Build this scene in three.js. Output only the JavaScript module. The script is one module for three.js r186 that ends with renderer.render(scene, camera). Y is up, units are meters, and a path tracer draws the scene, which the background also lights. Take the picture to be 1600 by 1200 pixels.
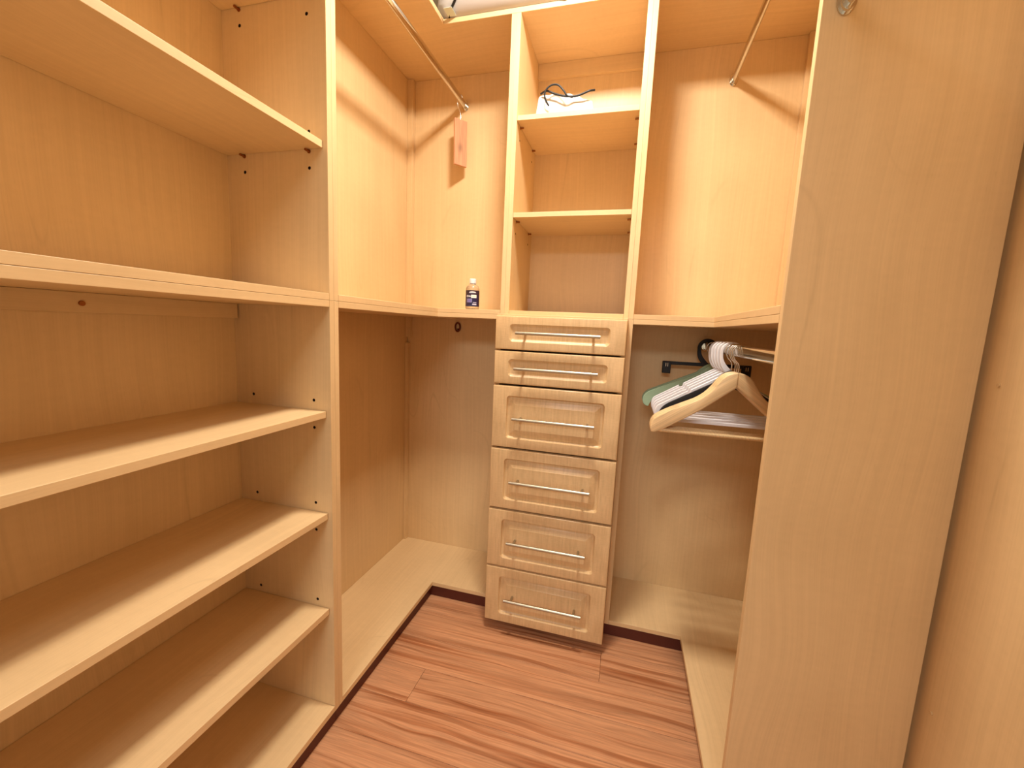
import * as THREE from 'three';
import { RoundedBoxGeometry } from 'three/addons/geometries/RoundedBoxGeometry.js';
import { RectAreaLightUniformsLib } from 'three/addons/lights/RectAreaLightUniformsLib.js';
import { mergeGeometries, mergeVertices, toCreasedNormals } from 'three/addons/utils/BufferGeometryUtils.js';

// ------------------------------------------------------------------ camera, light, exposure
// x to the right along the back wall, y up, z towards the camera; the left wall is x = 0, the back wall z = 0
const scene = new THREE.Scene();
scene.background = new THREE.Color(0x000000);
const camera = new THREE.PerspectiveCamera(85.24, 4 / 3, 0.02, 30);
camera.position.set(0.9831, 1.1147, 1.7555);
camera.rotation.order = 'YXZ';
camera.rotation.set(-0.1332, 0.2620, 0.0446);
const renderer = new THREE.WebGLRenderer({ antialias: true });
renderer.toneMapping = THREE.LinearToneMapping;
renderer.toneMappingExposure = 1.0;
renderer.shadowMap.enabled = true;
const LAMP = new THREE.Vector3(0.765, 2.365, 0.80);       // the flat ceiling light above the opening in the top shelf
const LAMP_SIDE = 0.19, LAMP_POWER = 240, LAMP_COLOR = new THREE.Color(1.0, 0.92, 0.80);

// the next room, seen by the closet through the open doorway behind the camera, has its own cool ceiling light
const ROOM_LAMP = 18, ROOM_COLOR = new THREE.Color(0.88, 0.95, 1.0);
RectAreaLightUniformsLib.init();

// ------------------------------------------------------------------ measures (metres)
const T = 0.0162;                    // board thickness
const DL = 0.2899;                   // depth of the left wing
const ZB = 0.2937;                   // depth of the back wing
const ZP = 0.8586;                   // far face of the post between shelves and hanging corner
const TL = 0.5669, TR = 0.9669;      // inner faces of the drawer tower
const XR = 1.2463, W = 1.5470;       // front of the right wing, right wall panel
const ZPAN = 0.9049;                 // near face of the right end panel
const YB = 0.0661;                   // top of the bottom boards
const CT = 1.1772, CM = 1.1610, CB = 1.1450; // the doubled counter: top, joint, underside
const TOP = 2.143;                   // underside of the top shelf
const ZE = 2.20;                     // where the wings end, behind the camera
const ZF = 2.25, CEIL = 2.42;
const G = 0.0004;                    // hairline joint

// ------------------------------------------------------------------ seeded noise and textures
function rng(seed) { let s = seed >>> 0; return () => { s = (s + 0x6D2B79F5) >>> 0; let t = s; t = Math.imul(t ^ (t >>> 15), t | 1); t ^= t + Math.imul(t ^ (t >>> 7), t | 61); return ((t ^ (t >>> 14)) >>> 0) / 4294967296; }; }
function lattice(nx, ny, seed) {      // periodic value noise, sampled with u, v in 0..1
  const r = rng(seed), a = new Float32Array(nx * ny); for (let i = 0; i < a.length; i++) a[i] = r();
  return (u, v) => {
    let x = (u - Math.floor(u)) * nx, y = (v - Math.floor(v)) * ny;
    const x0 = Math.floor(x) % nx, y0 = Math.floor(y) % ny, x1 = (x0 + 1) % nx, y1 = (y0 + 1) % ny;
    let fx = x - Math.floor(x), fy = y - Math.floor(y); fx = fx * fx * (3 - 2 * fx); fy = fy * fy * (3 - 2 * fy);
    return (a[y0 * nx + x0] * (1 - fx) + a[y0 * nx + x1] * fx) * (1 - fy) + (a[y1 * nx + x0] * (1 - fx) + a[y1 * nx + x1] * fx) * fy;
  };
}
function texture(w, h, fn, srgb = true) {
  const d = new Uint8Array(w * h * 4);
  for (let j = 0; j < h; j++) for (let i = 0; i < w; i++) {
    const c = fn(i / w, j / h), k = (j * w + i) * 4;
    for (let q = 0; q < 3; q++) d[k + q] = Math.max(0, Math.min(255, Math.round(c[q])));
    d[k + 3] = 255;
  }
  const t = new THREE.DataTexture(d, w, h); t.wrapS = t.wrapT = THREE.RepeatWrapping;
  t.magFilter = THREE.LinearFilter; t.minFilter = THREE.LinearMipmapLinearFilter; t.generateMipmaps = true;
  if (srgb) t.colorSpace = THREE.SRGBColorSpace; t.needsUpdate = true; return t;
}
// maple foil: grain runs along v; the tile covers 0.9 m by 1.8 m
function mapleTexture(seed, base) {
  const fine = lattice(512, 10, seed), mid = lattice(120, 6, seed + 1), wide = lattice(14, 5, seed + 2), blot = lattice(9, 14, seed + 3), warp = lattice(6, 7, seed + 4), pore = lattice(700, 160, seed + 5), fl = lattice(9, 3, seed + 6), fig = lattice(60, 240, seed + 7);
  return texture(1024, 1024, (u, v) => {
    const uu = u + (warp(u, v) - 0.5) * 0.03;
    let n = (fine(uu, v) - 0.5) * 0.022 + (mid(uu, v) - 0.5) * 0.022 + (wide(u, v) - 0.5) * 0.022 + (blot(u, v) - 0.5) * 0.035 + (fig(u, v) - 0.5) * 0.012;
    // flame figure: thin contour lines of a stretched field
    const f = fl(u, v) * 6 + warp(u, v) * 0.5, e = Math.abs((f - Math.floor(f)) - 0.5);
    const m = Math.max(0, wide(v, u) - 0.45) * 1.8;
    if (e < 0.04) n -= (1 - e / 0.04) * 0.055 * m;
    const p = pore(uu, v); if (p > 0.86) n -= (p - 0.86) * 0.12;
    const k = 1 + n; return [base[0] * k, base[1] * (1 + n * 1.15), base[2] * (1 + n * 1.4)];
  });
}
const mapleMap = mapleTexture(11, [229, 196, 147]);
mapleMap.repeat.set(1 / 0.9, 1 / 1.8);
// drawer fronts: slightly yellower foil with vertical hair grain
const frontMap = (() => {
  const fine = lattice(640, 24, 71), mid = lattice(150, 9, 72), cross = lattice(90, 420, 73), blot = lattice(10, 12, 74);
  const t = texture(1024, 512, (u, v) => {
    const n = (fine(u, v) - 0.5) * 0.05 + (mid(u, v) - 0.5) * 0.05 + (cross(u, v) - 0.5) * 0.035 + (blot(u, v) - 0.5) * 0.05;
    return [222 * (1 + n), 187 * (1 + n * 1.15), 138 * (1 + n * 1.4)];
  }); t.repeat.set(1 / 0.8, 1 / 0.5); return t;
})();
// floor laminate: reddish brown with long dark streaks along u; the tile covers 2.4 m by 0.6 m
const floorMap = (() => {
  const a = lattice(6, 70, 31), b = lattice(10, 150, 32), c = lattice(30, 330, 33), w1 = lattice(6, 9, 34), w2 = lattice(22, 26, 35), k1 = lattice(4, 22, 36), k2 = lattice(5, 12, 38), fine = lattice(80, 420, 37);
  const t = texture(2048, 1024, (u, v) => {
    const vv = v + (w1(u, v) - 0.5) * 0.035 + (w2(u, v) - 0.5) * 0.010;
    const s1 = Math.max(0, a(u, vv) - 0.55) / 0.45, s2 = Math.max(0, b(u, vv) - 0.5) / 0.5;
    const dark = Math.min(1, (Math.pow(s1, 1.1) * 0.85 + s2 * 0.45) * (0.25 + 1.0 * k1(u, vv)));
    const hair = (c(u, vv) - 0.5) * 0.13 + (fine(u, vv) - 0.5) * 0.08;
    const pale = Math.max(0, k2(u, vv) - 0.5) * 0.30;
    const tone = 1 + (k1(u + 0.37, v) - 0.5) * 0.10 + hair;
    const mix = (p, q, w) => (p * (1 - dark) + q * dark) * tone + (w - p) * pale;
    return [mix(202, 150, 222), mix(146, 88, 172), mix(106, 52, 132)];
  }); t.repeat.set(1 / 2.4, 1 / 0.6); return t;
})();
const plasterBump = (() => { const a = lattice(128, 128, 51), b = lattice(37, 37, 52); return texture(256, 256, (u, v) => { const n = 128 + (a(u, v) - 0.5) * 110 + (b(u, v) - 0.5) * 60; return [n, n, n]; }, false); })();
const cedarMap = (() => {
  const f = lattice(60, 5, 61), g = lattice(14, 4, 62);
  const t = texture(256, 256, (u, v) => {
    const kx = (u - 0.45) / 0.2, ky = (v - 0.38) / 0.1, knot = Math.exp(-(kx * kx + ky * ky));
    const n = 1 + (f(u + knot * 0.1, v) - 0.5) * 0.16 + (g(u, v) - 0.5) * 0.12 - knot * 0.22;
    return [210 * n, 154 * n, 116 * n];
  }); return t;
})();
const hangerWoodMap = (() => {
  const f = lattice(8, 160, 81), g = lattice(5, 30, 82);
  const t = texture(512, 256, (u, v) => { const n = 1 + (f(u, v) - 0.5) * 0.12 + (g(u, v) - 0.5) * 0.08; return [232 * n, 199 * n, 150 * n]; });
  t.repeat.set(1 / 0.5, 1 / 0.2); return t;
})();

const std = (o) => new THREE.MeshStandardMaterial(o);
const M = {
  maple: std({ map: mapleMap, roughness: 0.42 }),
  front: std({ map: frontMap, roughness: 0.36 }),
  floor: std({ map: floorMap, roughness: 0.36 }),
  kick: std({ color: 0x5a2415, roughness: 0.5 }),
  paint: std({ color: 0xf1ece0, roughness: 0.9, bumpMap: plasterBump, bumpScale: 0.0004 }),
  chrome: std({ color: 0xd9d2c6, metalness: 1, roughness: 0.13 }),
  nickel: std({ color: 0xb9b09c, metalness: 1, roughness: 0.36 }),
  brass: std({ color: 0xa2683a, metalness: 1, roughness: 0.32 }),
  bronze: std({ color: 0x6b2f1c, metalness: 0.6, roughness: 0.4 }),
  wire: std({ color: 0xdedad2, metalness: 1, roughness: 0.2 }),
  sleeve: std({ color: 0x2a1410, roughness: 0.6 }),
  white: std({ color: 0xf1eef2, roughness: 0.35 }),
  mint: std({ color: 0xa3bd9f, roughness: 0.85 }),
  black: std({ color: 0x0d0d10, roughness: 0.5 }),
  hangerWood: std({ map: hangerWoodMap, roughness: 0.35 }),
  cedar: std({ map: cedarMap, roughness: 0.75 }),
  porcelain: std({ color: 0xf4f1ea, roughness: 0.25 }),
};

// ------------------------------------------------------------------ helpers
const taken = new Map();
function numbered(n) { const k = taken.get(n) || 0; taken.set(n, k + 1); return k ? n + '_' + String(k).padStart(3, '0') : n; }
function shade(o) { o.traverse((m) => { if (m.isMesh) { m.castShadow = true; m.receiveShadow = true; } }); return o; }
function thing(name, label, category, base = [0, 0, 0], group) {
  const o = new THREE.Group(); o.name = numbered(name); o.position.set(...base); o.userData = { label, category };
  if (group) o.userData.group = group; scene.add(o); return o;
}
function structure(name, label) { const o = new THREE.Group(); o.name = name; o.userData = { kind: 'structure', label, category: name.split('_')[0] }; scene.add(o); return o; }
// geometry in room coordinates, re-expressed at the thing's base
function part(t, name, geo, mat, label, parent = t) {
  const m = new THREE.Mesh(geo, mat); m.name = name; geo.translate(-t.position.x, -t.position.y, -t.position.z);
  if (label) m.userData.label = label; m.castShadow = m.receiveShadow = true; parent.add(m); return m;
}
const AX = { x: 0, y: 1, z: 2 };
let uvSeed = rng(5);
function grainUV(g, grain = 'y', off) {           // box projection in metres, texture v along the grain
  if (g.index) g = g.toNonIndexed();
  const p = g.attributes.position, uv = new Float32Array(p.count * 2), a = new THREE.Vector3(), b = new THREE.Vector3(), c = new THREE.Vector3(), n = new THREE.Vector3();
  const o = off || [uvSeed() * 3, uvSeed() * 3], gi = AX[grain];
  for (let i = 0; i < p.count; i += 3) {
    a.fromBufferAttribute(p, i); b.fromBufferAttribute(p, i + 1); c.fromBufferAttribute(p, i + 2);
    n.subVectors(b, a).cross(c.clone().sub(a)); const w = [Math.abs(n.x), Math.abs(n.y), Math.abs(n.z)];
    const ni = w.indexOf(Math.max(...w)); let vi = gi, ui;
    if (ni === gi) { vi = (ni + 1) % 3; ui = (ni + 2) % 3; } else ui = 3 - ni - gi;
    [a, b, c].forEach((q, k) => { const e = [q.x, q.y, q.z]; uv[(i + k) * 2] = e[ui] + o[0]; uv[(i + k) * 2 + 1] = e[vi] + o[1]; });
  }
  g.setAttribute('uv', new THREE.BufferAttribute(uv, 2)); return g;
}
function board(x0, x1, y0, y1, z0, z1, grain = 'y', r = 0.0008) {
  const w = x1 - x0, h = y1 - y0, d = z1 - z0;
  const g = new RoundedBoxGeometry(w, h, d, 1, Math.min(r, w / 3, h / 3, d / 3)); g.translate((x0 + x1) / 2, (y0 + y1) / 2, (z0 + z1) / 2);
  return grainUV(g, grain);
}
// outline in x, z (room coordinates) made into a horizontal board
function slab(pts, y0, y1, grain) {
  const s = new THREE.Shape(pts.map(([x, z]) => new THREE.Vector2(x, -z))); const b = 0.0008;
  const g = new THREE.ExtrudeGeometry(s, { depth: y1 - y0 - 2 * b, bevelEnabled: true, bevelThickness: b, bevelSize: b, bevelOffset: -b, bevelSegments: 1 });
  g.rotateX(-Math.PI / 2); g.translate(0, y0 + b, 0); return grainUV(g, grain);
}
// upright panel with bored peg holes; 'z' lies in the xy plane from z0, 'x' lies in the zy plane from x0
function boredPanel(axis, a0, a1, y0, y1, c0, thick, holes) {
  const s = new THREE.Shape([[a0, y0], [a1, y0], [a1, y1], [a0, y1]].map((p) => new THREE.Vector2(...p)));
  for (const [a, y] of holes) { const h = new THREE.Path(); h.absarc(a, y, 0.0040, 0, Math.PI * 2, true); s.holes.push(h); }
  const g = new THREE.ExtrudeGeometry(s, { depth: thick, bevelEnabled: false, curveSegments: 8 });
  if (axis === 'x') { g.rotateY(-Math.PI / 2); g.translate(c0 + thick, 0, 0); } else g.translate(0, 0, c0);
  return grainUV(g, 'y');
}
function sockets(t, axis, list, c, dir) {      // dark plastic sleeves in the bored holes; c = face, dir = into the board
  for (const [a, y] of list) {
    const prof = [[0.0039, 0], [0.0039, 0.007], [0.0003, 0.0075], [0.0003, 0.0071], [0.0035, 0.0066], [0.0035, 0], [0.0039, 0]].map((q) => new THREE.Vector2(...q));
    const g = new THREE.LatheGeometry(prof, 12); if (axis === 'z') { g.rotateX(dir * Math.PI / 2); g.translate(a, y, c + dir * 0.0002); } else { g.rotateZ(-dir * Math.PI / 2); g.translate(c + dir * 0.0002, y, a); }
    part(t, 'peg_socket', g, M.sleeve, 'dark peg hole');
  }
}
function cyl(r, len, axis, x, y, z, seg = 16, r2 = r) {
  const g = new THREE.CylinderGeometry(r, r2, len, seg); if (axis === 'x') g.rotateZ(Math.PI / 2); if (axis === 'z') g.rotateX(Math.PI / 2);
  return g.translate(x, y, z);
}
function tube(pts, r, seg = 40, rad = 8, closed = false) { return new THREE.TubeGeometry(new THREE.CatmullRomCurve3(pts.map((p) => new THREE.Vector3(...p)), closed), seg, r, rad, closed); }
function merge(list) { return mergeGeometries(list.map((g) => { const q = g.index ? g.toNonIndexed() : g; for (const k of Object.keys(q.attributes)) if (!['position', 'normal', 'uv'].includes(k)) q.deleteAttribute(k); return q; })); }

// ------------------------------------------------------------------ the room
{
  const b = 0.1;
  const fl = structure('floor', 'reddish brown wood-look laminate floor between the closet units');
  part(fl, 'underlay', board(-b, W + b, -0.06, -0.0102, -b, ZF + b, 'x', 0.001), M.kick);
  // planks run along x, with a hairline joint; rows and butt joints as seen in the photograph
  const wRow = 0.127, z0 = 0.380 - 3 * wRow;
  const butts = { 3: 0.982, 5: 0.433 };
  const r = rng(7);
  for (let i = 0; i < 20; i++) {
    const za = Math.max(z0 + i * wRow, -0.006), zb = Math.min(z0 + (i + 1) * wRow, ZF); if (zb - za < 0.02) continue;
    const cut = butts[i] !== undefined ? butts[i] : (i % 2 ? 1.38 : 0.12) + r() * 0.08;
    for (const [xa, xb] of [[-0.006, cut], [cut, W + 0.006]]) {
      const g = new RoundedBoxGeometry(xb - xa - 0.0008, 0.010, zb - za - 0.0008, 1, 0.0006); g.translate((xa + xb) / 2, -0.005, (za + zb) / 2);
      const q = grainUV(g, 'z', [r() * 2.4, r() * 0.6]); part(fl, 'plank', q, M.floor);
    }
  }
  const wl = structure('wall_left', 'painted wall behind the left shelving'); part(wl, 'wall_face', board(-b - 0.006, -0.0064, -0.06, CEIL, -b, ZF + b, 'y', 0.001), M.paint);
  const wb = structure('wall_back', 'painted wall behind the drawer tower'); part(wb, 'wall_face', board(-0.006, W + 0.006, -0.06, CEIL, -b, -0.0064, 'y', 0.001), M.paint);
  const wr = structure('wall_right', 'painted wall behind the right hanging sections'); part(wr, 'wall_face', board(W + 0.0064, W + b, -0.06, CEIL, -b, ZF + b, 'y', 0.001), M.paint);
  const DX0 = 0.33, DX1 = 1.20, DY = 2.05;
  const wf = structure('wall_front', 'painted wall behind the camera with the open doorway');
  part(wf, 'wall_face', board(-0.006, DX0, -0.06, CEIL, ZF + 0.0004, ZF + b, 'y', 0.001), M.paint);
  part(wf, 'wall_face', board(DX1, W + 0.006, -0.06, CEIL, ZF + 0.0004, ZF + b, 'y', 0.001), M.paint);
  part(wf, 'wall_face', board(DX0, DX1, DY, CEIL, ZF + 0.0004, ZF + b, 'y', 0.001), M.paint);
  const zr = ZF + b, z9 = zr + 3.2, xa = -1.3, xb = 2.9;
  const room = (n, l, ...q) => part(structure(n, l), 'wall_face', board(...q, 'y', 0.001), M.paint);
  room('wall_near', 'white wall of the next room beside the doorway', xa, -0.12, -0.06, CEIL, zr - b, zr);
  room('wall_door', 'white wall of the next room on the other side of the doorway', W + b + 0.002, xb, -0.06, CEIL, zr - b, zr);
  room('wall_west', 'white side wall of the next room', xa - b, xa, -0.06, CEIL, zr - b, z9);
  room('wall_east', 'white side wall of the next room', xb, xb + b, -0.06, CEIL, zr - b, z9);
  room('wall_far', 'white far wall of the next room', xa - b, xb + b, -0.06, CEIL, z9, z9 + b);
  part(structure('floor_room', 'pale floor of the next room'), 'floor_face', board(xa - b, xb + b, -0.06, 0, zr + 0.002, z9 + b, 'x', 0.001), std({ color: 0xcfc4b4, roughness: 0.7 }));
  part(structure('ceiling_room', 'white ceiling of the next room'), 'ceiling_face', board(xa - b, xb + b, CEIL + 0.0004, CEIL + 0.08, zr + 0.002, z9 + b, 'x', 0.001), M.paint);
  const lp = thing('ceiling_light', 'square flat ceiling light in the next room, behind the camera', 'lamp', [0.8, CEIL, zr + 1.5]);
  part(lp, 'housing', board(0.28, 1.32, CEIL - 0.03, CEIL, zr + 0.98, zr + 2.02, 'x', 0.004), M.porcelain);
  part(lp, 'diffuser', board(0.30, 1.30, CEIL - 0.036, CEIL - 0.0302, zr + 1.0, zr + 2.0, 'x', 0.002), std({ color: 0xffffff, emissive: ROOM_COLOR, emissiveIntensity: 2 }), 'glowing diffuser');
  const ra = new THREE.RectAreaLight(ROOM_COLOR, ROOM_LAMP, 1.0, 1.0); ra.position.set(0, -0.04, 0); ra.rotation.x = -Math.PI / 2; ra.name = 'panel_light'; lp.add(ra);
  const ce = structure('ceiling', 'white painted closet ceiling'); part(ce, 'ceiling_face', board(-b, W + b, CEIL + 0.0004, CEIL + 0.08, -b, ZF + b, 'x', 0.001), M.paint);
}

// ------------------------------------------------------------------ ceiling light: a small surface-mounted square fitting
{
  const h = LAMP_SIDE / 2, t = thing('ceiling_lamp', 'small square surface-mounted ceiling light above the closet floor', 'lamp', [LAMP.x, CEIL, LAMP.z]);
  part(t, 'housing', board(LAMP.x - h - 0.012, LAMP.x + h + 0.012, LAMP.y + 0.003, CEIL, LAMP.z - h - 0.012, LAMP.z + h + 0.012, 'x', 0.004), M.porcelain);
  part(t, 'diffuser', board(LAMP.x - h, LAMP.x + h, LAMP.y, LAMP.y + 0.0028, LAMP.z - h, LAMP.z + h, 'x', 0.0008), std({ color: 0xffffff, emissive: LAMP_COLOR, emissiveIntensity: 8, roughness: 0.4 }), 'glowing white diffuser');
  const l = new THREE.RectAreaLight(LAMP_COLOR, LAMP_POWER, LAMP_SIDE, LAMP_SIDE); l.position.set(0, LAMP.y - CEIL - 0.003, 0); l.rotation.x = -Math.PI / 2; l.name = 'diffuser_light'; t.add(l);
}

// ------------------------------------------------------------------ shelving on the left wall
const pegGeo = (x, y, z, axis, len = 0.014) => merge([cyl(0.0028, len, axis, x, y, z, 10), axis === 'z' ? cyl(0.0045, 0.0025, 'z', x, y, z - len / 2 + 0.0013, 12) : cyl(0.0045, 0.0025, 'x', x + (x < 0.7 ? -1 : 1) * (len / 2 - 0.0013), y, z, 12)]);
const ZN = ZP + T, ZS = ZP + 2 * T;            // near half of the post
{
  const xs = [0.0526, 0.2400];
  // upper unit
  const t = thing('shelving_unit', 'maple open shelving on the left wall, above the double board at eye level', 'shelving', [DL / 2, CM, 1.5]);
  const up = []; for (const y of [1.7875, 1.862, 1.5425, 1.463]) for (const x of xs) up.push([x, y]);
  part(t, 'side_panel', boredPanel('z', 0, DL, CM + G, TOP - G, ZN + G, T - G, up), M.maple);
  sockets(t, 'z', up, ZS, -1);
  part(t, 'side_panel', board(0, DL, CM + G, TOP - G, ZE - T, ZE), M.maple);
  part(t, 'back_panel', board(-0.006, -G, CM + G, TOP - G, ZN, ZE), M.maple);
  part(t, 'bottom_board', board(0, DL, CM + G, CT, ZS + G, ZE - T - G, 'z'), M.maple);
  for (const ys of [1.5038, 1.8254]) {
    part(t, 'shelf', board(0.0005, DL - 0.0125, ys, ys + T, ZS + 0.001, ZE - T - 0.001, 'z'), M.maple);
    for (const x of xs) { part(t, 'shelf_peg', pegGeo(x, ys - 0.0046, ZS + 0.006, 'z'), M.brass, 'brown metal shelf peg'); part(t, 'shelf_peg', pegGeo(x, ys - 0.0046, ZE - T - 0.008, 'z'), M.brass, 'brown metal shelf peg'); }
  }
  // lower unit
  const u = thing('shelving_unit', 'maple open shelving on the left wall, below the double board, down to the floor', 'shelving', [DL / 2, 0, 1.5]);
  const lo = []; for (const y of [0.914, 0.844, 0.645, 0.571, 0.374, 0.302]) for (const x of xs) lo.push([x, y]);
  part(u, 'side_panel', boredPanel('z', 0, DL, YB - T, CM, ZN + G, T - G, lo), M.maple);
  sockets(u, 'z', lo, ZS, -1);
  part(u, 'side_panel', board(0, DL, YB - T, CM, ZE - T, ZE), M.maple);
  part(u, 'back_panel', board(-0.006, -G, 0, CM, ZN, ZE), M.maple);
  part(u, 'top_board', board(0, DL, CB, CM, ZS + G, ZE - T - G, 'z'), M.maple);
  part(u, 'bottom_board', board(0, DL, YB - T, YB, ZS + G, ZE - T - G, 'z'), M.maple);
  const cl = part(u, 'rail', board(0, 0.016, 1.108, CB - G, ZS + 0.004, ZE - T - G, 'z'), M.maple, 'maple rail under the double board');
  part(u, 'screw_cap', cyl(0.0048, 0.004, 'x', 0.017, 1.1247, 1.2154, 14), M.brass, 'small brown screw cap', cl);
  for (const y1 of [0.8892, 0.6218, 0.3552]) {
    part(u, 'shelf', board(0.0005, DL - 0.0125, y1 - T, y1, ZS + 0.001, ZE - T - 0.001, 'z'), M.maple);
    for (const x of xs) part(u, 'shelf_peg', pegGeo(x, y1 - T - 0.0046, ZS + 0.006, 'z'), M.brass, 'brown metal shelf peg');
  }
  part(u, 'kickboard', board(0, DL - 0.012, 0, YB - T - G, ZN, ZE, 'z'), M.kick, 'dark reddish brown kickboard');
}

// ------------------------------------------------------------------ hanging corner, left and back
const XA = TL - 2 * T, XB = TL - T;           // outer half of the tower's left post
{
  const Lshape = [[0, 0], [XA - G, 0], [XA - G, ZB], [DL, ZB], [DL, ZP - G], [0, ZP - G]];
  const t = thing('corner_cabinet', 'upper maple hanging corner between left shelving and drawer tower, with bottle standing in it', 'cabinet', [0.2, CM, 0.2]);
  part(t, 'back_panel', board(-0.006, -G, CM + G, TOP - G, 0, ZN - G), M.maple, 'bright maple panel on the left wall');
  part(t, 'back_panel', board(0, XB, CM + G, TOP - G, -0.006, -G), M.maple, 'maple panel on the back wall');
  part(t, 'side_panel', board(0, DL, CM + G, TOP - G, ZP, ZN - G), M.maple);
  part(t, 'side_panel', board(XA, XB - G, CM + G, TOP - G, 0, ZB), M.maple);
  part(t, 'bottom_board', slab(Lshape, CM + G, CT, 'z'), M.maple);
  part(t, 'corner_cleat', board(0, 0.0255, CT + G, TOP - G, 0, 0.022), M.maple, 'square maple strip in the corner');
  const u = thing('corner_cabinet', 'lower maple hanging corner, empty, between left shelving and drawers', 'cabinet', [0.2, 0, 0.2]);
  part(u, 'back_panel', board(-0.006, -G, 0, CM, 0, ZN - G), M.maple, 'shaded maple panel on the left wall');
  part(u, 'back_panel', board(0, XB, 0, CM, -0.006, -G), M.maple, 'shaded maple panel on the back wall');
  part(u, 'side_panel', board(0, DL, YB - T, CM, ZP, ZN - G), M.maple);
  part(u, 'side_panel', board(XA, XB - G, YB - T, CM, 0, ZB), M.maple);
  part(u, 'top_board', slab(Lshape, CB, CM, 'z'), M.maple);
  part(u, 'bottom_board', slab(Lshape, YB - T, YB, 'z'), M.maple);
  part(u, 'corner_cleat', board(0, 0.014, YB + G, 1.0262, 0, 0.022), M.maple, 'long square maple strip in the corner');
  part(u, 'corner_block', board(0, 0.024, 1.0528, CB - G, 0, 0.02), M.maple, 'short maple block under the board');
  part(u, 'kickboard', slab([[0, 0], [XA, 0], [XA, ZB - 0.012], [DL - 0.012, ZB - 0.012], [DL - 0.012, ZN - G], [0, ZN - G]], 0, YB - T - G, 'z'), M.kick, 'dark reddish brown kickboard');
  // the empty rod socket under the board
  const ring = [];
  for (let i = 0; i < 20; i++) { const a = i / 20 * Math.PI * 2; ring.push([0.251 + Math.cos(a) * 0.011, 1.108 + Math.sin(a) * 0.019, 0.006]); }
  const so = thing('rod_socket', 'empty brown oval rod socket on the shaded back panel, left of the drawers', 'socket', [0.251, 1.108, 0]);
  part(so, 'rim', merge([tube(ring, 0.0038, 40, 8, true), tube(ring.map(([x, y]) => [x, y, 0.003]), 0.0032, 40, 6, true)]), M.bronze);
  part(so, 'screw', cyl(0.0035, 0.003, 'z', 0.251, 1.099, 0.0018, 12), M.bronze, 'small brown screw head');
}

// ------------------------------------------------------------------ drawer tower: open shelves above
const XC = TR + T, XD = TR + 2 * T;
{
  const t = thing('bookcase', 'narrow open maple shelves above the drawers', 'shelving', [(TL + TR) / 2, CM, 0.15]);
  const zs = [0.055, 0.245], holes = [];
  const shelves = [1.8282, 1.5133];
  for (const y of shelves) for (const z of zs) { holes.push([z, y + 0.010], [z, y - T - 0.045]); }
  part(t, 'side_panel', boredPanel('x', 0, ZB, CM + G, TOP - G, XB, T, holes), M.maple);
  part(t, 'side_panel', boredPanel('x', 0, ZB, CM + G, TOP - G, TR, T - G, holes), M.maple);
  sockets(t, 'x', holes, TL, -1); sockets(t, 'x', holes, TR, 1);
  part(t, 'back_panel', board(XB, XC, CM + G, TOP - G, -0.006, -G), M.maple);
  part(t, 'bottom_board', board(TL + G, TR - G, CM + G, CT, 0, ZB, 'x'), M.maple);
  part(t, 'rail', board(TL + G, TR - G, 2.088, TOP - G, 0, 0.016, 'x'), M.maple, 'maple rail under the top shelf');
  for (const y of shelves) {
    part(t, 'shelf', board(TL + 0.0008, TR - 0.0008, y - T, y, 0.0005, ZB - 0.001, 'x'), M.maple);
    for (const z of zs) { part(t, 'shelf_peg', pegGeo(TL + 0.006, y - T - 0.0046, z, 'x'), M.brass, 'brown metal shelf peg'); part(t, 'shelf_peg', pegGeo(TR - 0.006, y - T - 0.0046, z, 'x'), M.brass, 'brown metal shelf peg'); }
  }
}

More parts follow.
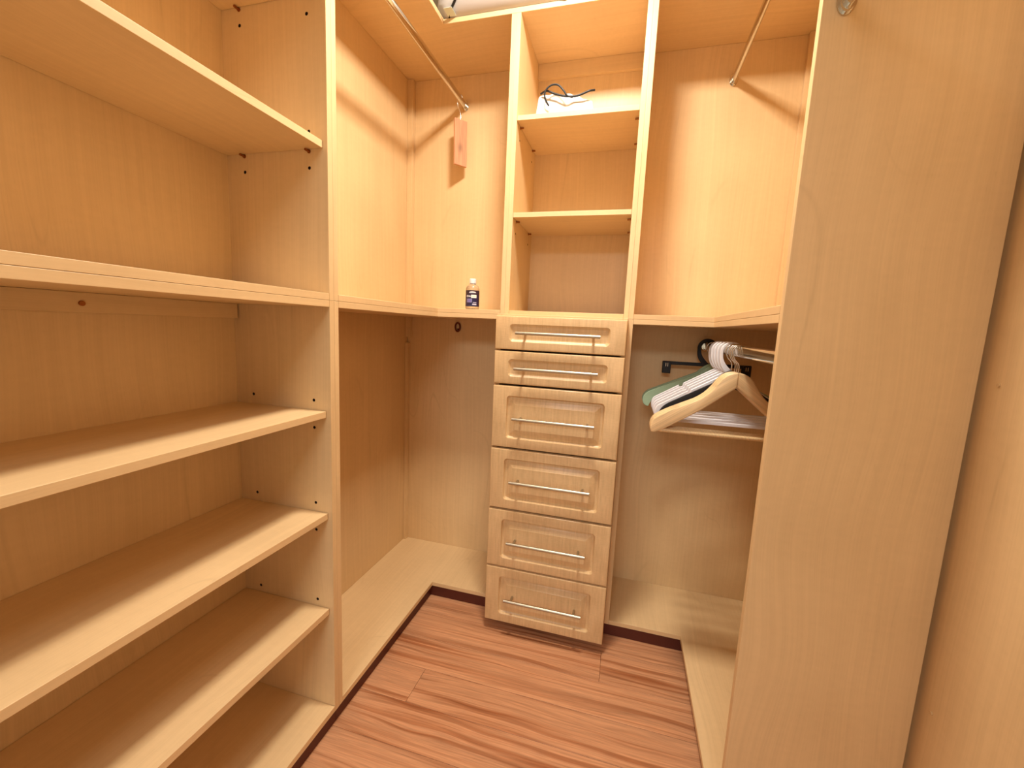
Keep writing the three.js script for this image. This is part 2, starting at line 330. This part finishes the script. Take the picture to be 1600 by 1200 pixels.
// ------------------------------------------------------------------ drawer cabinet
{
  const ZD = 0.3951, FT = 0.019;
  const t = thing('drawer_cabinet', 'tall narrow maple chest of six raised-panel drawers', 'drawers', [(TL + TR) / 2, 0, 0.2]);
  const zf = ZD - FT - 0.001;
  part(t, 'side_panel', board(XB, TL, YB - T, CM, 0, zf), M.maple);
  part(t, 'side_panel', board(TR, XC - G, YB - T, CM, 0, zf), M.maple);
  part(t, 'top_panel', board(TL + G, TR - G, CB, CM, 0, zf, 'x'), M.maple);
  part(t, 'bottom_panel', board(TL + G, TR - G, YB - T, YB, 0, zf, 'x'), M.maple);
  part(t, 'back_panel', board(XB, XC, 0, CM, -0.006, -G), M.maple);
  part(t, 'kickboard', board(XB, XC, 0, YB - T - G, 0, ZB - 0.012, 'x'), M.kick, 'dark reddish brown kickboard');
  // a front as nested rounded rectangles: [inset from the edge, height, corner radius]
  function frontGeo(x0, x1, y0, y1, raised) {
    const s = raised ? [0.050, 0.033] : [0.050, 0.0265];       // stile and rail widths
    const d = raised ? 0.0110 : 0.0090;
    const rings = [[0, 0, -FT, 0.0015], [0, 0, -0.005, 0.0015], [0.0006, 0.0006, -0.0025, 0.0015], [0.0022, 0.0022, -0.0007, 0.0015], [0.005, 0.005, 0, 0.0015], [s[0], s[1], 0, 0.012], [s[0] + 0.001, s[1] + 0.001, -0.0008, 0.012]];
    const add = (k, h, r) => rings.push([s[0] + k, s[1] + k, h, r]);
    if (raised) { add(0.0025, -d * 0.7, 0.011); add(0.006, -d, 0.009); add(0.012, -d, 0.005); add(0.0135, -d * 0.92, 0.002); add(0.030, -0.0022, 0.001); add(0.0312, -0.0008, 0.001); add(0.033, -0.0008, 0.001); }
    else { add(0.003, -d * 0.5, 0.011); add(0.008, -d * 0.93, 0.008); add(0.010, -d, 0.007); add(0.011, -d, 0.006); }
    const N = 6, per = 4 * (N + 1), P = [];
    const w = x1 - x0, h = y1 - y0, cx = (x0 + x1) / 2, cy = (y0 + y1) / 2;
    for (const [ix, iy, z, r] of rings) {
      const hw = w / 2 - ix - r, hh = h / 2 - iy - r;
      for (let q = 0; q < 4; q++) for (let k = 0; k <= N; k++) { const a = (q + k / N) * Math.PI / 2; const sx = (q === 0 || q === 3) ? 1 : -1, sy = q < 2 ? 1 : -1; P.push(cx + sx * hw + r * Math.cos(a), cy + sy * hh + r * Math.sin(a), ZD + z); }
    }
    const idx = [];
    for (let i = 0; i + 1 < rings.length; i++) for (let k = 0; k < per; k++) { const a = i * per + k, b = i * per + (k + 1) % per; idx.push(a, b, a + per, b, b + per, a + per); }
    const c = P.length / 3; P.push(cx, cy, ZD + rings[rings.length - 1][2]); const L = (rings.length - 1) * per; for (let k = 0; k < per; k++) idx.push(L + k, L + (k + 1) % per, c);
    const cb = P.length / 3; P.push(cx, cy, ZD - FT); for (let k = 0; k < per; k++) idx.push((k + 1) % per, k, cb);
    let g = new THREE.BufferGeometry(); g.setAttribute('position', new THREE.Float32BufferAttribute(P, 3)); g.setIndex(idx);
    g = toCreasedNormals(g, 0.5); return grainUV(g, 'y');
  }
  const rows = [[1.1550, 1.0428], [1.0371, 0.9249], [0.9184, 0.7023], [0.6956, 0.4787], [0.4717, 0.2578], [0.2528, 0.0399]];
  rows.forEach(([y1, y0], i) => {
    const dr = part(t, 'drawer', frontGeo(XB + 0.0008, XC - 0.0008, y0, y1, i > 1), M.front, i > 1 ? 'deep drawer with a raised centre panel' : 'shallow drawer with a sunken centre panel');
    const cy = (y0 + y1) / 2, cx = (XB + XC) / 2, z = ZD + 0.030, L = 0.274, f = ZD - (i > 1 ? 0.001 : 0.0092);
    const bar = [cyl(0.0055, L - 0.002, 'x', cx, cy, z, 20), cyl(0.0047, L, 'x', cx, cy, z, 20)];
    for (const s of [-1, 1]) bar.push(cyl(0.0042, z - f, 'z', cx + s * 0.112, cy, (z + f) / 2, 12));
    part(t, 'handle', merge(bar), M.nickel, 'brushed metal bar handle', dr);
  });
}

// ------------------------------------------------------------------ hanging corner, right and back
{
  const ze = ZPAN - T - G;
  const Lr = [[XD + G, 0], [W - G, 0], [W - G, ze], [XR, ze], [XR, ZB], [XD + G, ZB]];
  const t = thing('corner_cabinet', 'upper maple hanging corner between drawer tower and tall end panel', 'cabinet', [1.3, CM, 0.2]);
  part(t, 'back_panel', board(XC, W, CM + G, TOP - G, -0.006, -G), M.maple, 'bright maple panel on the back wall');
  part(t, 'back_panel', board(W + G, W + 0.006, CM + G, TOP - G, 0, ze), M.maple, 'maple panel on the right wall');
  part(t, 'side_panel', board(XC, XD, CM + G, TOP - G, 0, ZB), M.maple);
  part(t, 'bottom_board', slab(Lr, CM + G, CT, 'z'), M.maple);
  part(t, 'corner_cleat', board(1.497, W - G, CT + G, TOP - G, 0, 0.016), M.maple, 'flat maple strip in the corner');
  const u = thing('corner_cabinet', 'lower maple hanging corner holding the coat hangers', 'cabinet', [1.3, 0, 0.2]);
  part(u, 'back_panel', board(XC, W, 0, CM, -0.006, -G), M.maple, 'shaded maple panel on the back wall');
  part(u, 'back_panel', board(W + G, W + 0.006, 0, CM, 0, ze), M.maple, 'maple panel on the right wall');
  part(u, 'side_panel', board(XC, XD, YB - T, CM, 0, ZB), M.maple);
  part(u, 'top_board', slab(Lr, CB, CM, 'z'), M.maple);
  part(u, 'bottom_board', slab(Lr, YB - T, YB, 'z'), M.maple);
  part(u, 'kickboard', slab([[XC, 0], [W - G, 0], [W - G, ze], [XR + 0.012, ze], [XR + 0.012, ZB - 0.012], [XC, ZB - 0.012]], 0, YB - T - G, 'z'), M.kick, 'dark reddish brown kickboard');
  const e = thing('end_panel', 'tall plain maple end panel on the right, with chrome rod bracket near its top', 'panel', [(XR + W) / 2, 0, ZPAN]);
  part(e, 'panel_board', board(XR, 1.5382, YB - T, TOP - G, ZPAN - T, ZPAN), M.maple);
  part(e, 'scribe_strip', board(1.515, W - G, YB + G, CB - 0.04, ZPAN - T - 0.012, ZPAN - T - G), M.maple, 'narrow strip closing the gap to the wall');
  part(e, 'scribe_strip', board(1.515, W - G, CT + 0.001, TOP - 0.001, ZPAN - T - 0.012, ZPAN - T - G), M.maple, 'narrow strip closing the gap to the wall');
  part(e, 'panel_foot', board(XR + 0.012, 1.5382, 0, YB - T - G, ZPAN - T, ZPAN - G, 'x'), M.kick, 'dark reddish brown foot');
  const e2 = thing('end_panel', 'maple end panel behind the camera carrying the near right rod', 'panel', [(XR + W) / 2, 0, ZE]);
  part(e2, 'panel_board', board(XR, W - G, 0, TOP - G, ZE - T, ZE), M.maple);
  const wp = thing('wall_panel', 'maple panel on the right wall, at the right edge beyond the tall end panel', 'panel', [W, 0, 1.5]);
  part(wp, 'panel_board', board(W + G, W + 0.006, 0, TOP - G, ze + G, ZE), M.maple);
  for (const [y, z] of [[1.06, 0.933], [0.48, 0.93]]) part(wp, 'screw_cap', cyl(0.003, 0.002, 'x', W - 0.0008, y, z, 10), M.front, 'tiny pale screw cap');
}

// ------------------------------------------------------------------ top shelf, U-shaped, over everything
{
  const t = thing('top_shelf', 'maple top shelf running around three walls above the rods', 'shelf', [W / 2, TOP, 0.15]);
  part(t, 'shelf_board', slab([[-0.006, -0.006], [W + 0.006, -0.006], [W + 0.006, ZE], [XR, ZE], [XR, ZB], [DL, ZB], [DL, ZE], [-0.006, ZE]], TOP, TOP + T, 'x'), M.maple);
}

// ------------------------------------------------------------------ rods
function rodThing(label, x, y, z0, z1, group) {
  const t = thing('closet_rod', label, 'rod', [x, y, (z0 + z1) / 2], group);
  const bar = cyl(1, z1 - z0 - 0.004, 'z', 0, 0, 0, 32); bar.scale(0.0078, 0.015, 1); bar.translate(x, y, (z0 + z1) / 2);
  part(t, 'bar', bar, M.chrome);
  for (const [z, s] of [[z0, 1], [z1, -1]]) {
    const g = [];
    for (const [rx, ry, d] of [[0.014, 0.021, 0.003], [0.0115, 0.0185, 0.012]]) { const c = cyl(1, d, 'z', 0, 0, 0, 32); c.scale(rx, ry, 1); c.translate(x, y - 0.001, z + s * (d / 2 + 0.0002)); g.push(c); }
    g.push(cyl(0.0032, 0.003, 'z', x, y - 0.016, z + s * 0.0125, 10));
    part(t, 'end_bracket', merge(g), M.chrome);
  }
  return t;
}
rodThing('chrome rod in the upper left hanging corner, with cedar block on it', 0.2576, 2.025, 0, ZP);
rodThing('chrome rod in the upper right hanging corner, empty', 1.2779, 2.0239, 0, ZPAN - T);
rodThing('chrome rod below the board, carrying the coat hangers', 1.2779, 1.079, 0, ZPAN - T);
rodThing('chrome rod bracket and rod on the near face of the tall right end panel', 1.2796, 1.6555, ZPAN, ZE - T);

// ------------------------------------------------------------------ coat hangers on the lower right rod
const RODX = 1.2779, RODT = 1.094;
function wireHook(drop, r = 0.0018) {          // origin at the inner top of the hook; open to the right
  const pts = []; for (let i = 0; i <= 12; i++) { const a = (-20 + i * 17.5) * Math.PI / 180; pts.push([Math.cos(a) * 0.019, -0.019 + Math.sin(a) * 0.019 + r, 0]); }
  pts.push([-0.012, -0.036, 0], [-0.003, -0.046, 0], [0, -0.054, 0], [0, drop * 0.8 - 0.01, 0], [0, drop, 0]);
  return tube(pts, r, 60, 8);
}
function hangerThing(name, label, z, group, turn = 0) { const t = thing(name, label, 'hanger', [RODX, RODT, z], group); t.rotation.y = turn; return t; }
function child(t, name, geo, mat, label) { const m = new THREE.Mesh(geo, mat); m.name = name; if (label) m.userData.label = label; m.castShadow = m.receiveShadow = true; t.add(m); return m; }
function extr(shape, depth, bev, seg = 2) { const g = new THREE.ExtrudeGeometry(shape, { depth: depth - 2 * bev, bevelEnabled: true, bevelThickness: bev, bevelSize: bev, bevelOffset: -bev, bevelSegments: seg, curveSegments: 10 }); g.translate(0, 0, -(depth - 2 * bev) / 2); return g; }

// wooden hangers: two contoured arms meeting in a mitre, a dowel and a wire hook
{
  const arm = new THREE.Shape();
  arm.moveTo(0, -0.112); arm.lineTo(0, -0.072);
  arm.bezierCurveTo(0.018, -0.072, 0.030, -0.080, 0.042, -0.096); arm.bezierCurveTo(0.054, -0.116, 0.066, -0.138, 0.098, -0.157);
  arm.bezierCurveTo(0.14, -0.179, 0.17, -0.193, 0.196, -0.213); arm.bezierCurveTo(0.208, -0.222, 0.214, -0.246, 0.207, -0.258);
  arm.bezierCurveTo(0.200, -0.261, 0.19, -0.257, 0.180, -0.251); arm.bezierCurveTo(0.15, -0.231, 0.12, -0.209, 0.09, -0.188); arm.bezierCurveTo(0.06, -0.165, 0.03, -0.136, 0, -0.112);
  const flat = (sgn) => { const s = extr(arm, 0.014, 0.003, 3); if (sgn < 0) s.scale(-1, 1, 1); let g = grainUV(s, 'y', [0.1, 0.3]); if (sgn < 0) { const p = g.attributes.position, n = g.attributes.normal, u = g.attributes.uv; for (const A of [p, n, u]) for (let i = 0; i < A.count; i += 3) for (let k = 0; k < A.itemSize; k++) { const b = A.array[(i + 1) * A.itemSize + k]; A.array[(i + 1) * A.itemSize + k] = A.array[(i + 2) * A.itemSize + k]; A.array[(i + 2) * A.itemSize + k] = b; } }
    const p = g.attributes.position, u = g.attributes.uv; for (let i = 0; i < p.count; i++) { const x = p.getX(i), y = p.getY(i); u.setXY(i, x * 0.8 + y * -0.6, x * 0.6 * sgn + y * 0.8); p.setZ(i, p.getZ(i) - Math.abs(x) * 0.10); }
    g.deleteAttribute('normal'); g = toCreasedNormals(g, 0.7); return g; };
  const left = flat(-1), right = flat(1), hook = wireHook(-0.075), bar = cyl(0.0055, 0.376, 'x', 0, -0.251, -0.0185, 14);
  const labels = ['pale wooden hanger at the very front of the rod', 'pale wooden hanger directly behind the front wooden one', 'third pale wooden hanger, mostly hidden behind the two front ones'];
  [0.522, 0.501, 0.480].forEach((z, i) => {
    const t = hangerThing('wooden_hanger', labels[i], z, 'wooden hangers on the lower right rod', 0);
    child(t, 'arm', left, M.hangerWood); child(t, 'arm', right, M.hangerWood); child(t, 'trouser_bar', bar, M.hangerWood); child(t, 'hook', hook, M.wire, 'bent metal wire hook');
  });
}
// flat plastic hangers: outline with a rim, strap notch in each arm and a broad moulded hook
function plasticFrame(hw, tipY, neckY, armW, notch) {
  const s = new THREE.Shape(), R = 0.016;
  const slope = (tipY - neckY) / hw, yTop = (x) => neckY + slope * x;
  s.moveTo(0, neckY + 0.004); s.lineTo(0.012, yTop(0.012));
  if (notch) { const n = hw * 0.50; s.lineTo(n, yTop(n)); s.lineTo(n + 0.002, yTop(n) - 0.010); s.lineTo(n + 0.012, yTop(n + 0.012) - 0.010); s.lineTo(n + 0.014, yTop(n + 0.014) + 0.001); }
  s.lineTo(hw - 0.012, yTop(hw - 0.012)); s.quadraticCurveTo(hw + 0.004, tipY - 0.004, hw - 0.002, tipY - 0.03); s.quadraticCurveTo(hw - 0.006, tipY - 0.042, hw - 0.022, tipY - 0.042);
  s.lineTo(-hw + 0.022, tipY - 0.042); s.quadraticCurveTo(-hw + 0.006, tipY - 0.042, -hw + 0.002, tipY - 0.03); s.quadraticCurveTo(-hw - 0.004, tipY - 0.004, -hw + 0.012, yTop(hw - 0.012));
  if (notch) { const n = hw * 0.50; s.lineTo(-n - 0.014, yTop(n + 0.014) + 0.001); s.lineTo(-n - 0.012, yTop(n + 0.012) - 0.010); s.lineTo(-n - 0.002, yTop(n) - 0.010); s.lineTo(-n, yTop(n)); }
  s.lineTo(-0.012, yTop(0.012)); s.closePath();
  const h = new THREE.Path(), yin = (x) => yTop(x) - armW, xe = hw - 0.045;
  h.moveTo(0, neckY - armW); if (notch) { const n = hw * 0.50; h.lineTo(-n + 0.006, yin(n - 0.006)); h.lineTo(-n + 0.002, yin(n) - 0.010); h.lineTo(-n - 0.016, yin(n + 0.016) - 0.009); h.lineTo(-n - 0.020, yin(n + 0.02)); }
  h.lineTo(-xe, yin(xe)); h.quadraticCurveTo(-xe - 0.012, yin(xe) - 0.01, -xe - 0.006, tipY - 0.032); h.lineTo(xe + 0.006, tipY - 0.032); h.quadraticCurveTo(xe + 0.012, yin(xe) - 0.01, xe, yin(xe));
  if (notch) { const n = hw * 0.50; h.lineTo(n + 0.020, yin(n + 0.02)); h.lineTo(n + 0.016, yin(n + 0.016) - 0.009); h.lineTo(n - 0.002, yin(n) - 0.010); h.lineTo(n - 0.006, yin(n - 0.006)); }
  h.closePath(); s.holes.push(h); return s;
}
function broadHook(r, w, neck) {           // flat moulded hook as an outline, open to the right
  const o = [], n = [];
  for (let i = 0; i <= 16; i++) { const a = (-5 + i * 12.2) * Math.PI / 180; o.push([Math.cos(a) * (r + w), -r + Math.sin(a) * (r + w) + 0.0005]); n.push([Math.cos(a) * r, -r + Math.sin(a) * r + 0.0005]); }
  const s = new THREE.Shape(); s.moveTo(...o[0]); for (const p of o.slice(1)) s.lineTo(...p);
  s.bezierCurveTo(-r - w, neck * 0.6, -r - w + 0.004, neck * 0.86, -0.011, neck - 0.003); s.lineTo(0.011, neck - 0.003); s.bezierCurveTo(-r * 0.6 + 0.012, neck * 0.85, -r, neck * 0.7, ...n[n.length - 1]);
  for (const p of n.reverse()) s.lineTo(...p); s.closePath(); return s;
}
{
  const frame = mergeVertices(extr(plasticFrame(0.197, -0.197, -0.078, 0.017, true), 0.0075, 0.0012, 1)).toNonIndexed(), hook = extr(broadHook(0.022, 0.0085, -0.078), 0.0095, 0.002, 2);
  const names = ['frontmost white plastic hanger, next to the wooden ones', 'second white plastic hanger from the wooden ones', 'third white plastic hanger from the wooden ones', 'fourth white plastic hanger from the wooden ones', 'rearmost white plastic hanger, next to the mint green ones'];
  [0.420, 0.375, 0.330, 0.287, 0.245].forEach((z, i) => {
    const t = hangerThing('plastic_hanger', names[i], z, 'white plastic hangers on the lower right rod', [0.02, 0.0, 0.02, 0.0, 0.01][i]);
    child(t, 'frame', frame, M.white); child(t, 'hook', hook, M.white);
  });
}
{
  const armsOnly = (hw, tipY, neckY, w) => { const s = new THREE.Shape(), k = (tipY - neckY) / hw; s.moveTo(0, neckY + 0.004); s.quadraticCurveTo(0.02, neckY + 0.002, 0.045, neckY + k * 0.055); s.lineTo(hw - 0.03, tipY - k * 0.03); s.quadraticCurveTo(hw + 0.002, tipY, hw, tipY - 0.025); s.quadraticCurveTo(hw - 0.004, tipY - 0.045, hw - 0.022, tipY - 0.045); s.quadraticCurveTo(hw - 0.03, tipY - 0.02, hw - 0.05, tipY - k * 0.05 - w); s.lineTo(0.03, neckY + k * 0.03 - w); s.quadraticCurveTo(0, neckY - w + 0.002, -0.03, neckY + k * 0.03 - w); s.lineTo(-hw + 0.05, tipY - k * 0.05 - w); s.quadraticCurveTo(-hw + 0.03, tipY - 0.02, -hw + 0.022, tipY - 0.045); s.quadraticCurveTo(-hw + 0.004, tipY - 0.045, -hw, tipY - 0.025); s.quadraticCurveTo(-hw - 0.002, tipY, -hw + 0.03, tipY - k * 0.03); s.lineTo(-0.045, neckY + k * 0.055); s.quadraticCurveTo(-0.02, neckY + 0.002, 0, neckY + 0.004); return s; };
  const frame = extr(armsOnly(0.224, -0.190, -0.078, 0.026), 0.007, 0.0018, 2), hook = wireHook(-0.088, 0.0016);
  const dark = extr(armsOnly(0.185, -0.196, -0.076, 0.038), 0.006, 0.0015, 2);
  const bt = hangerThing('flocked_hanger', 'black flocked hanger squeezed between white plastic and wooden hangers', 0.441);
  child(bt, 'frame', dark, M.black); child(bt, 'hook', wireHook(-0.095, 0.0018), M.wire, 'thin metal wire hook');
  const names = ['mint green flocked hanger directly behind the white ones', 'mint green flocked hanger nearest the black clip hanger'];
  [0.195, 0.140].forEach((z, i) => {
    const t = hangerThing('flocked_hanger', names[i], z, 'mint green hangers on the lower right rod', [0.02, 0.05][i]);
    child(t, 'frame', frame, M.mint); child(t, 'hook', hook, M.wire, 'thin metal wire hook');
  });
}
{
  const clip = () => { const g = [new RoundedBoxGeometry(0.030, 0.044, 0.005, 1, 0.0015).translate(0, -0.006, 0.007), new RoundedBoxGeometry(0.030, 0.044, 0.005, 1, 0.0015).translate(0, -0.006, -0.007), cyl(0.004, 0.024, 'x', 0, 0.002, 0, 10)]; return merge(g); };
  const bar = new RoundedBoxGeometry(0.31, 0.013, 0.007, 1, 0.002).translate(0, -0.085, 0);
  const hook = extr(broadHook(0.022, 0.013, -0.08), 0.008, 0.002, 2);
  const names = ['black clip hanger at the back end of the rod, metal prongs showing on its clip'];
  [0.045].forEach((z, i) => {
    const t = hangerThing('clip_hanger', names[i], z, undefined, 0);
    child(t, 'bar', bar, M.black); child(t, 'hook', hook, M.black);
    for (const s of [-1, 1]) { const c = child(t, 'clip', clip().translate(s * 0.139, -0.097, 0), M.black);
      const pr = new THREE.Mesh(merge([-1, 1].map((k) => new RoundedBoxGeometry(0.0022, 0.014, 0.002, 1, 0.0005).translate(s * 0.139 + k * 0.0035, -0.092, 0.0103))), M.wire); pr.name = 'prong'; pr.userData.label = 'two small metal prongs'; pr.castShadow = pr.receiveShadow = true; c.add(pr); }
  });
}

// ------------------------------------------------------------------ cedar block on the upper left rod
{
  const t = thing('cedar_block', 'flat reddish cedar block hanging from the upper left rod', 'cedar block', [0.2576, 2.0405, 0.062]); t.rotation.y = 0.95;
  const g = new RoundedBoxGeometry(0.058, 0.178, 0.010, 2, 0.001); const p = g.attributes.position, uv = g.attributes.uv;
  for (let i = 0; i < p.count; i++) uv.setXY(i, p.getX(i) / 0.058 + 0.5, p.getY(i) / 0.178 + 0.5);
  g.rotateX(-0.03); g.translate(0.008, -0.183, 0); child(t, 'block', g, M.cedar);
  const pts = []; for (let i = 0; i <= 10; i++) { const a = (-30 + i * 21) * Math.PI / 180; pts.push([Math.cos(a) * 0.011 + 0.0, -0.0095 + Math.sin(a) * 0.011, 0]); } pts.push([-0.009, -0.045, 0], [0.004, -0.068, 0], [0.006, -0.1, 0]);
  child(t, 'hook', tube(pts, 0.0016, 50, 8), M.wire, 'thin brass-coloured hook');
}

// ------------------------------------------------------------------ bottle in the upper left corner
{
  const t = thing('bottle', 'small clear plastic bottle with white cap and dark blue label', 'bottle', [0.412, CT, 0.255]);
  const V = (a) => a.map(([x, y]) => new THREE.Vector2(x, y));
  const body = V([[0, 0.0005], [0.0225, 0.0005], [0.0252, 0.003], [0.0255, 0.008], [0.0255, 0.072], [0.0248, 0.078], [0.021, 0.086], [0.0145, 0.0915], [0.0115, 0.0935], [0.0112, 0.099], [0, 0.099]]);
  child(t, 'body', new THREE.LatheGeometry(body, 40), new THREE.MeshPhysicalMaterial({ color: 0xf4ead6, roughness: 0.12, transmission: 0.85, thickness: 0.02, ior: 1.4 }), 'clear plastic bottle body');
  const cap = V([[0.0, 0.0945], [0.0118, 0.0945], [0.0126, 0.096], [0.0124, 0.1105], [0.0116, 0.1125], [0, 0.1125]]);
  child(t, 'cap', new THREE.LatheGeometry(cap, 32), M.white, 'white screw cap');
  const cv = document.createElement('canvas'); cv.width = 512; cv.height = 256; const c = cv.getContext('2d');
  c.fillStyle = '#23204a'; c.fillRect(0, 0, 512, 256); c.fillStyle = '#2c1f33'; c.fillRect(330, 0, 182, 256); c.fillRect(0, 0, 512, 78);
  // front of the label around x = 256
  c.fillStyle = '#f3edf2'; c.beginPath(); c.ellipse(256, 34, 40, 14, 0, Math.PI, 0); c.lineTo(296, 42); c.lineTo(216, 42); c.fill();
  c.strokeStyle = '#8d8496'; c.lineWidth = 3; c.beginPath(); c.ellipse(256, 34, 52, 22, 0, 0.1, Math.PI - 0.1); c.stroke();
  c.fillStyle = '#ffffff'; c.font = 'bold 44px sans-serif'; c.textAlign = 'left'; c.fillText('On', 178, 112);
  c.fillStyle = '#fffaf0'; c.fillRect(240, 74, 66, 50); c.fillStyle = '#d8c9ae'; for (const x of [247, 259, 271, 283]) c.fillRect(x, 92, 9, 12);
  c.fillStyle = '#7a74b4'; c.fillRect(186, 140, 62, 54); c.strokeStyle = '#c8c4ea'; c.lineWidth = 3; c.strokeRect(186, 140, 62, 54);
  c.fillStyle = '#dcd8ee'; c.fillRect(262, 192, 46, 9); c.fillRect(256, 216, 52, 20);
  const lt = new THREE.CanvasTexture(cv); lt.colorSpace = THREE.SRGBColorSpace;
  const lab = new THREE.CylinderGeometry(0.02575, 0.02575, 0.058, 48, 1, true); lab.rotateY(Math.PI + 0.36); lab.translate(0, 0.0405, 0);
  child(t, 'label', lab, std({ map: lt, roughness: 0.35, side: THREE.DoubleSide }), 'dark blue printed label');
}

// ------------------------------------------------------------------ white cloth bag with black cord on the tower shelf
{
  const y0 = 1.8282, t = thing('drawstring_bag', 'crumpled white bag with black cord on the tower shelf', 'bag', [0.72, y0, 0.2]);
  const nx = 28, nz = 20, nA = lattice(7, 6, 91), nB = lattice(15, 13, 92), P = [], I = [];
  const top = (u, v) => { const e = Math.pow(Math.max(0, Math.sin(Math.PI * u)), 0.10) * Math.pow(Math.max(0, Math.sin(Math.PI * v)), 0.12); return e * ((0.100 * (1 - u) + 0.050 * u) + (nA(u, v) - 0.5) * 0.016 + (nB(u, v) - 0.5) * 0.010) + 0.004; };
  for (const side of [1, 0]) for (let j = 0; j <= nz; j++) for (let i = 0; i <= nx; i++) { const u = i / nx, v = j / nz; P.push(-0.10 + u * 0.195 + (side ? (v - 0.5) * 0.01 : 0), side ? top(u, v) : 0.0006, -0.10 + v * 0.165 + (nA(v, u) - 0.5) * 0.012); }
  const row = nx + 1, off = row * (nz + 1);
  for (let j = 0; j < nz; j++) for (let i = 0; i < nx; i++) { const a = j * row + i; I.push(a, a + row, a + 1, a + 1, a + row, a + row + 1); const b = off + a; I.push(b, b + 1, b + row, b + 1, b + row + 1, b + row); }
  const edge = (a, b) => I.push(a, b, a + off, b, b + off, a + off);
  for (let i = 0; i < nx; i++) { edge(i, i + 1); edge(nz * row + i + 1, nz * row + i); }
  for (let j = 0; j < nz; j++) { edge((j + 1) * row, j * row); edge(j * row + nx, (j + 1) * row + nx); }
  const g = new THREE.BufferGeometry(); g.setAttribute('position', new THREE.Float32BufferAttribute(P, 3)); g.setIndex(I); g.computeVertexNormals();
  child(t, 'pouch', g, std({ color: 0xf4f0ea, roughness: 0.8, side: THREE.DoubleSide }));
  const cord = (name, pts, r) => { const c = tube(pts, r, 60, 8); child(t, name, c, M.black, 'black cord'); };
  cord('cord', [[-0.082, 0.076, 0.055], [-0.06, 0.078, 0.066], [-0.03, 0.064, 0.07], [0.01, 0.052, 0.072], [0.045, 0.05, 0.073], [0.085, 0.062, 0.072], [0.10, 0.066, 0.066]].map(([x, y, z]) => [x, y, z + 0.006]), 0.0034);
  cord('cord', [[-0.05, 0.03, 0.07], [-0.062, 0.05, 0.076], [-0.062, 0.072, 0.078], [-0.045, 0.088, 0.078], [-0.022, 0.088, 0.078], [-0.002, 0.070, 0.078], [0.012, 0.053, 0.076], [0.03, 0.047, 0.074]].map(([x, y, z]) => [x, y, z + 0.004]), 0.0030);
}

// ------------------------------------------------------------------ clear storage bag on the top shelf
{
  const y0 = TOP + T, t = thing('storage_bag', 'clear plastic bedding bag with black piping lying on the top shelf', 'bag', [0.515, y0, 0.182]);
  const nA = lattice(9, 7, 95), nB = lattice(26, 20, 96), nC = lattice(60, 9, 97);
  let g = new RoundedBoxGeometry(0.50, 0.17, 0.30, 14, 0.05); g = mergeVertices(g.deleteAttribute('uv') && g.deleteAttribute('normal') ? g : g, 1e-5);
  const p = g.attributes.position;
  const disp = (x, y, z) => {
    const b = (nA(x * 1.7 + 0.3, y * 3 + z * 1.3) - 0.5) * 0.018 + (nB(x * 1.1 + z, y * 2.2 + z * 0.7) - 0.5) * 0.007 + (nC(x * 0.9, z + y) - 0.5) * 0.004, f = Math.min(1, y / 0.03);
    return [x * (1 + b * 2 * f), Math.max(0.0006, y * (1 + b * f)), z * (1 + b * 6 * f)];
  };
  for (let i = 0; i < p.count; i++) p.setXYZ(i, ...disp(p.getX(i), p.getY(i) + 0.085, p.getZ(i)));
  g.computeVertexNormals();
  child(t, 'sleeve', g, new THREE.MeshPhysicalMaterial({ color: 0xc4c0be, roughness: 0.32, clearcoat: 0.9, clearcoatRoughness: 0.12 }), 'shiny clear plastic over white bedding');
  const loop = (x0, k) => {              // follows the rounded cross-section of the bag
    const q = [], r = 0.05, hy = 0.085 - r, hz = 0.15 - r;
    for (let c = 0; c < 4; c++) for (let i = 0; i <= 6; i++) { const a = (c + i / 6) * Math.PI / 2, sz = c === 0 || c === 3 ? 1 : -1, sy = c < 2 ? 1 : -1; const y = 0.085 + sy * hy + Math.sin(a) * (r + 0.001), z = sz * hz + Math.cos(a) * (r + 0.001); const d = disp(x0 + k * 0.055 * Math.sin(Math.PI * Math.min(1, y / 0.11)), y, z); q.push([d[0], Math.max(0.0045, d[1]), d[2]]); }
    return tube(q, 0.0042, 160, 8, true);
  };
  child(t, 'piping', loop(-0.205, 1), M.black, 'black piping'); child(t, 'piping', loop(0.205, -1), M.black, 'black piping');
  child(t, 'paper_tag', new RoundedBoxGeometry(0.03, 0.0012, 0.04, 1, 0.0004).translate(-0.192, 0.0016, 0.136), std({ color: 0xdfeadf, roughness: 0.6 }), 'small pale tag');
}

renderer.render(scene, camera);
